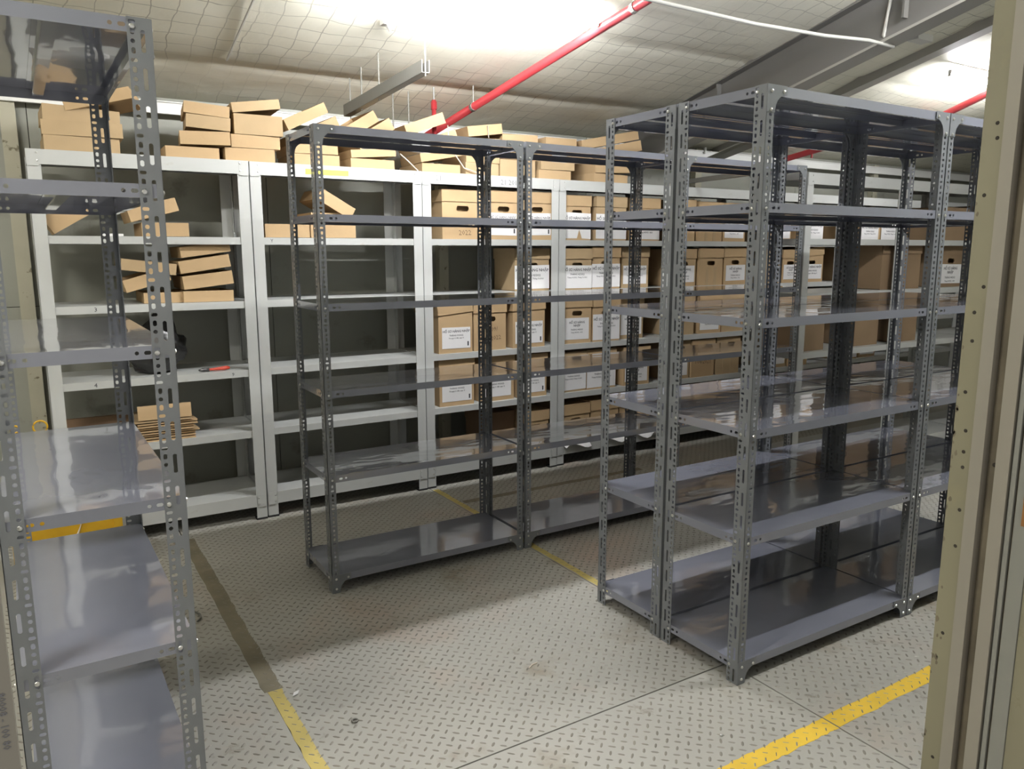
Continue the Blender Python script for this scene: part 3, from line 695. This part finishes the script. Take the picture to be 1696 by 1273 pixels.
# papers hanging out on the lowest tier of the fourth rack
for k, (x0, x1, z) in enumerate(((2.085, 2.32, .150), (2.44, 2.66, .150), (2.74, 2.93, .150))):
    b = MB(); n = 6; A = []
    for i in range(n + 1):
        x = x0 + (x1 - x0) * i / n
        A += [(x, 1.235, z + .012), (x, 1.165 + .0086 * x, z + .004 + .006 * math.sin(i * 1.9)), (x + .01, 1.13 + .012 * math.sin(i * 1.3) + .0086 * x, z - .020 + .02 * math.sin(i * .9 + k))]
    top = A; bot = [(p[0], p[1] + .001, p[2] - .001) for p in A]; m_ = len(A); fs = []
    for i in range(n):
        for j in range(2):
            q = (i * 3 + j, i * 3 + j + 1, i * 3 + j + 4, i * 3 + j + 3); fs += [q, tuple(a + m_ for a in q)]
    b.add(top + bot, fs); tag(b.obj('paper_sheet', m_paper, smooth=True), ['crumpled white sheet drooping over the lowest beam, next to the post', 'white sheet drooping over the lowest beam, middle one', 'white sheet on the lowest tier, farthest along'][k], 'paper', 'sheets on the lowest tier')

# ------------------------------------------------------------------ loose carton lids (open trays)
def tray(x, z, W, h, ang, lab, group, y=1.195, yaw=0., depth=.33, mat=None):
    t = .004; b = MB()
    b.box(0, W, 0, depth, 0, t); b.box(0, W, 0, t, t, h); b.box(0, W, depth - t, depth, t, h); b.box(0, t, t, depth - t, t, h); b.box(W - t, W, t, depth - t, t, h)
    o = b.obj('card_tray', mat or (m_kraft if random.random() < .75 else m_kraft2), None, (x, y, z + .0006), (0, -R(ang), yaw))
    return tag(o, lab, 'card tray', group)
TR = {
'nearest stack atop the first wall rack': [(-0.902,1.966,.322,.07,0,.02),(-0.907,2.037,.343,.068,0.3,-.02),(-0.898,2.106,.327,.071,-2.1,.03),(-0.80,2.150,.30,.055,14,-.25)],
'second stack atop the first wall rack': [(-0.375,1.966,.258,.056,0,-.02),(-0.303,2.033,.242,.066,1.2,-.14),(-0.271,2.121,.214,.065,-3.5,-.12),(-0.278,2.191,.22,.056,-4.4,-.12)],
'stack bridging the first two wall racks': [(-0.086,1.966,.257,.066,0.3,0),(-0.052,2.035,.255,.066,0.4,.02),(-0.033,2.104,.252,.103,0,-.03),(-0.036,2.209,.249,.05,8.6,-.05)],
'nearer stack atop the second wall rack': [(0.278,1.966,.254,.058,0,0),(0.278,2.026,.249,.051,1,.02),(0.315,2.079,.255,.055,26,.04),(0.253,2.142,.257,.058,26.4,.06)],
'farther stack atop the second wall rack': [(0.599,1.966,.266,.052,0,0),(0.604,2.020,.277,.043,5,.02),(0.660,2.068,.253,.07,30.6,.05),(0.590,2.117,.222,.066,31.8,.02)],
'stack bridging second and third wall racks': [(1.044,1.966,.257,.05,0,0),(1.04,2.020,.273,.05,11,-.05),(1.034,2.074,.266,.061,20.5,-.06),(0.955,2.164,.264,.064,20.4,-.04)],
'strapped stack atop the third wall rack': [(1.339,1.966,.239,.072,0,.02),(1.344,2.039,.239,.072,0.5,0),(1.349,2.111,.239,.072,1.9,-.02),(1.363,2.190,.241,.061,8.0,-.04)],
'stack just past the strapped one': [(1.587,1.966,.266,.105,0,0),(1.587,2.075,.275,.078,-0.3,.02),(1.606,2.155,.265,.071,1.5,-.02)],
'last upright stack on the wall racks': [(1.882,1.966,.258,.056,0,0),(1.9,2.024,.264,.114,0.4,-.03),(1.938,2.141,.254,.088,1.1,.03)],
'final sprawling stack on the wall racks': [(2.339,1.966,.321,.056,0,.1),(2.348,2.024,.338,.076,2.9,.06),(2.336,2.108,.40,.070,12.0,-.1),(2.238,2.170,.48,.060,11.6,-.05)],
}
lvn = ['bottom', 'second up', 'third up', 'topmost']
for g, l in TR.items():
    for n, (x, z, W_, h, a, yaw) in enumerate(l):
        adj = ' tilted' if abs(a) > 8 else ''
        tray(x, z, W_, h, a, 'tan%s card tray, %s in the %s' % (adj, lvn[n], g), g, yaw=yaw)
for (x, z, W_, h, a, lab, dy) in [
    (-.894, 1.578, .189, .09, 31.6, 'tan tray balanced on one corner, top tier of first wall rack', .02),
    (-.512, 1.571, .222, .068, .3, 'flat tan tray under a tilted one, top tier of first wall rack', 0),
    (-.557, 1.640, .236, .068, 15.2, 'tilted tan tray propped on a flat one, top tier of first wall rack', .01),
    (-.526, 1.233, .230, .054, 0, 'flat tray beneath tilted trays, second tier of first wall rack', .02),
    (-.604, 1.290, .219, .063, 16.2, 'tray tipped sideways on a flat one, second tier of first wall rack', -.005),
    (-.624, 1.405, .258, .057, -6.9, 'highest tray beside the neat four-tray pile, first wall rack', 0),
    (-.339, 1.233, .252, .058, 0, 'bottom tray of the neat four-tray pile, first wall rack', 0),
    (-.332, 1.298, .252, .069, 6.6, 'second tray up in the neat four-tray pile, first wall rack', 0),
    (-.344, 1.380, .255, .065, 8.4, 'third tray up in the neat four-tray pile, first wall rack', 0),
    (-.336, 1.462, .250, .056, 8.0, 'topmost tray in the neat four-tray pile, first wall rack', 0),
    (.098, 1.571, .246, .072, .2, 'flat tray by the post on the top tier, second wall rack', 0),
    (.351, 1.571, .263, .072, .2, 'flat tray under the leaning tray, top tier of second wall rack', 0),
    (.365, 1.648, .204, .063, 0, 'tray lying on a flat one, top tier of second wall rack', .03),
    (.391, 1.785, .222, .068, -29.5, 'steeply leaning tray on the top tier of second wall rack', .0)]:
    tray(x, z, W_, h, a, lab, 'loose card trays in the first two wall racks', y=1.195 + dy)

# white strapping over the strapped stack and trailing down
for k, pts in enumerate(([(1.215, 1.186, 2.245), (1.218, 1.184, 2.17), (1.24, 1.182, 2.10), (1.32, 1.18, 2.00), (1.44, 1.178, 1.968)],
                         [(1.49, 1.182, 2.262), (1.497, 1.181, 2.19)],
                         [(.90, 1.19, 2.06), (.95, 1.186, 2.02), (1.01, 1.182, 1.968)])):
    b = MB(); b.tube(pts, .0035, 6); tag(b.obj('strapping', m_string, smooth=True), ['loose white strapping curling from the strapped lids to the beam', 'white strapping band across the top strapped lid', 'white strapping cord slanting down to the beam of the second wall rack'][k], 'strap')

# ------------------------------------------------------------------ odds and ends on the racks
# black bag
n1, n2 = 30, 22; vs = []; fs = []
for j in range(n2 + 1):
    ph = math.pi * j / n2
    for i in range(n1):
        th = 2 * math.pi * i / n1
        d = Vector((math.sin(ph) * math.cos(th), math.sin(ph) * math.sin(th), math.cos(ph)))
        rr = 1 + .22 * noise.noise(d * 2.2) + .12 * noise.noise(d * 6) + .05 * abs(noise.noise(d * 14))
        p = d * rr; z = p.z
        x = p.x * .145; y = p.y * .13; zz = max(.0, .13 + z * .135)
        if z > .55: q = min(1, (z - .55) / .45); x *= 1 - .55 * q; y *= 1 - .55 * q; zz += .08 * q; x += .05 * q
        vs.append((x, y, zz))
for j in range(n2):
    for i in range(n1): fs.append((j * n1 + i, j * n1 + (i + 1) % n1, (j + 1) * n1 + (i + 1) % n1, (j + 1) * n1 + i))
b = MB(); b.add(vs, fs); bag = b.obj('bin_bag', m_bag, None, (-.475, 1.335, .8586), smooth=True); tag(bag, 'crumpled black plastic bag on the third tier of the first wall rack', 'bag')
# pliers
pl = empty('pliers', (-.215, 1.215, .8595), R(8)); tag(pl, 'red handled pliers lying on the third tier beside the black bag', 'pliers')
for s in (1, -1):
    b = MB(); b.tube([(-.02, .003 * s, .009), (.02, .016 * s, .009), (.06, .018 * s, .010), (.085, .010 * s, .012)], [.005, .006, .0075, .008], 8); b.obj('handle', m_redgrip, pl, smooth=True)
b = MB(); b.tube([(-.075, 0, .010), (-.05, .004, .010), (-.02, 0, .009)], [.004, .010, .011], 8); b.obj('jaw', m_steel, pl, smooth=True)
# flattened cartons
for k in range(9):
    b = MB(); w_ = .30 - .006 * (k % 3); b.box(0, w_, 0, .30, 0, .006)
    o = b.obj('flattened_carton', m_kraft if k != 8 else m_kraft2, None, (-.63 + .008 * ((k * 5) % 4), 1.185 + .006 * (k % 3), .5155 + k * .0125), (R(.6 * ((k % 3) - 1)), 0, R(-2 + 1.3 * (k % 4))))
    tag(o, 'flattened tan carton, %s from the bottom of the pile, first wall rack' % ordw[k], 'flattened carton', 'pile of flattened cartons')
b = MB(); b.box(0, .26, 0, .012, 0, .075); tag(b.obj('carton_flap', m_kraft, None, (-.60, 1.20, .6285), (R(-8), 0, 0)), 'tan card flap standing on the pile of flattened cartons', 'card')
b = MB(); b.box(0, .62, 0, .03, 0, .10); tag(b.obj('brown_board', m_kraft_dark, None, (-.93, 1.50, .5155), (0, 0, 0)), 'dark brown board at the back of the fourth tier, first wall rack', 'board')
b = MB(); b.box(0, .10, 0, .004, 0, .012); tag(b.obj('paper_slip', m_paper, None, (-.70, 1.172, 1.5705)), 'white paper slip on the edge of the top tier, first wall rack', 'paper')
b = MB(); b.box(0, .7, 0, .04, 0, .03); tag(b.obj('steel_bar', m_rod, None, (3.24, .62, 2.001), (0, 0, R(83))), 'long steel bar lying across the rack tops beyond the grey row', 'bar')

# yellow trolley behind the end-on unit
ty = empty('trolley', (-.93, 1.0, 0)); tag(ty, 'low yellow steel trolley on the floor, seen between shelves of the end-on unit', 'trolley')
b = MB(); b.box(-.26, .18, -.14, .12, .08, .10); b.box(-.26, .18, -.14, -.13, .10, .27); b.box(-.26, .18, .11, .12, .10, .27); b.box(-.26, -.25, -.13, .11, .10, .27); b.box(.17, .18, -.13, .11, .10, .27); b.obj('bin', m_yellow, ty)
b = MB(); b.box(.155, .19, -.155, -.125, .02, .275); b.obj('corner_post', m_yellow, ty)
b = MB(); b.tube([(-.05, -.135, .12), (.0, -.145, .19), (.03, -.15, .275)], .006, 6); b.obj('cord', m_string, ty)
for xx, r_ in ((-.105, .029), (-.205, .016)):
    b = MB(); b.tube([(xx, 0, .10), (xx, 0, .685 - r_)], .006, 8); b.obj('upright', m_yellow, ty)
    b = MB(); b.tube([(xx + r_ * math.cos(a * math.pi / 10), 0, .69 + r_ * math.sin(a * math.pi / 10)) for a in range(21)], .0042, 8, caps=False); b.obj('ring', m_yellow, ty, smooth=True)
for xx in (-.22, .14):
    for yy in (-.10, .08):
        b = MB(); b.tube([(xx - .012, yy, .04), (xx + .012, yy, .04)], .04, 14); b.obj('wheel', m_rubber, ty)

# scraps on the floor
b = MB(); b.prism([(0, 0), (.020, .004), (.030, .022), (.010, .019)], lambda u, v: (u, v, .002), lambda u, v: (u, v, .0035 + .1 * u)); tag(b.obj('paper_scrap', m_paper, None, (-.385, -.71, .0005)), 'torn white paper scrap beside the yellow tape line', 'paper')
b = MB(); b.tube([(.009 * math.cos(a * math.pi / 6), .009 * math.sin(a * math.pi / 6), .004) for a in range(13)], .003, 6, caps=False); tag(b.obj('steel_nut', m_rod, None, (-.255, -.955, .0005), smooth=True), 'small dark nut lying on the open floor', 'nut')
b = MB(); b.tube([(.0, -.05, .006), (.02, -.02, .004), (.022, .02, .004), (.0, .05, .012)], .004, 6); tag(b.obj('wire_offcut', m_rod, None, (-.56, .08, .0005), smooth=True), 'bent wire offcut on the floor behind the end-on unit', 'wire')
b = MB(); b.dome((0, 0, 0), (0, 0, 1), .006, .004); tag(b.obj('shiny_stud', m_bolt, None, (.693, -1.632, .0018)), 'tiny shiny bolt head on the floor near the yellow stripe', 'bolt')
b = MB(); b.tube([(0, 0, .002), (.02, .012, .003), (.045, .016, .002)], .002, 5); tag(b.obj('straw', m_string, None, (.40, -.98, .0005)), 'thin pale sliver on the open floor', 'scrap')
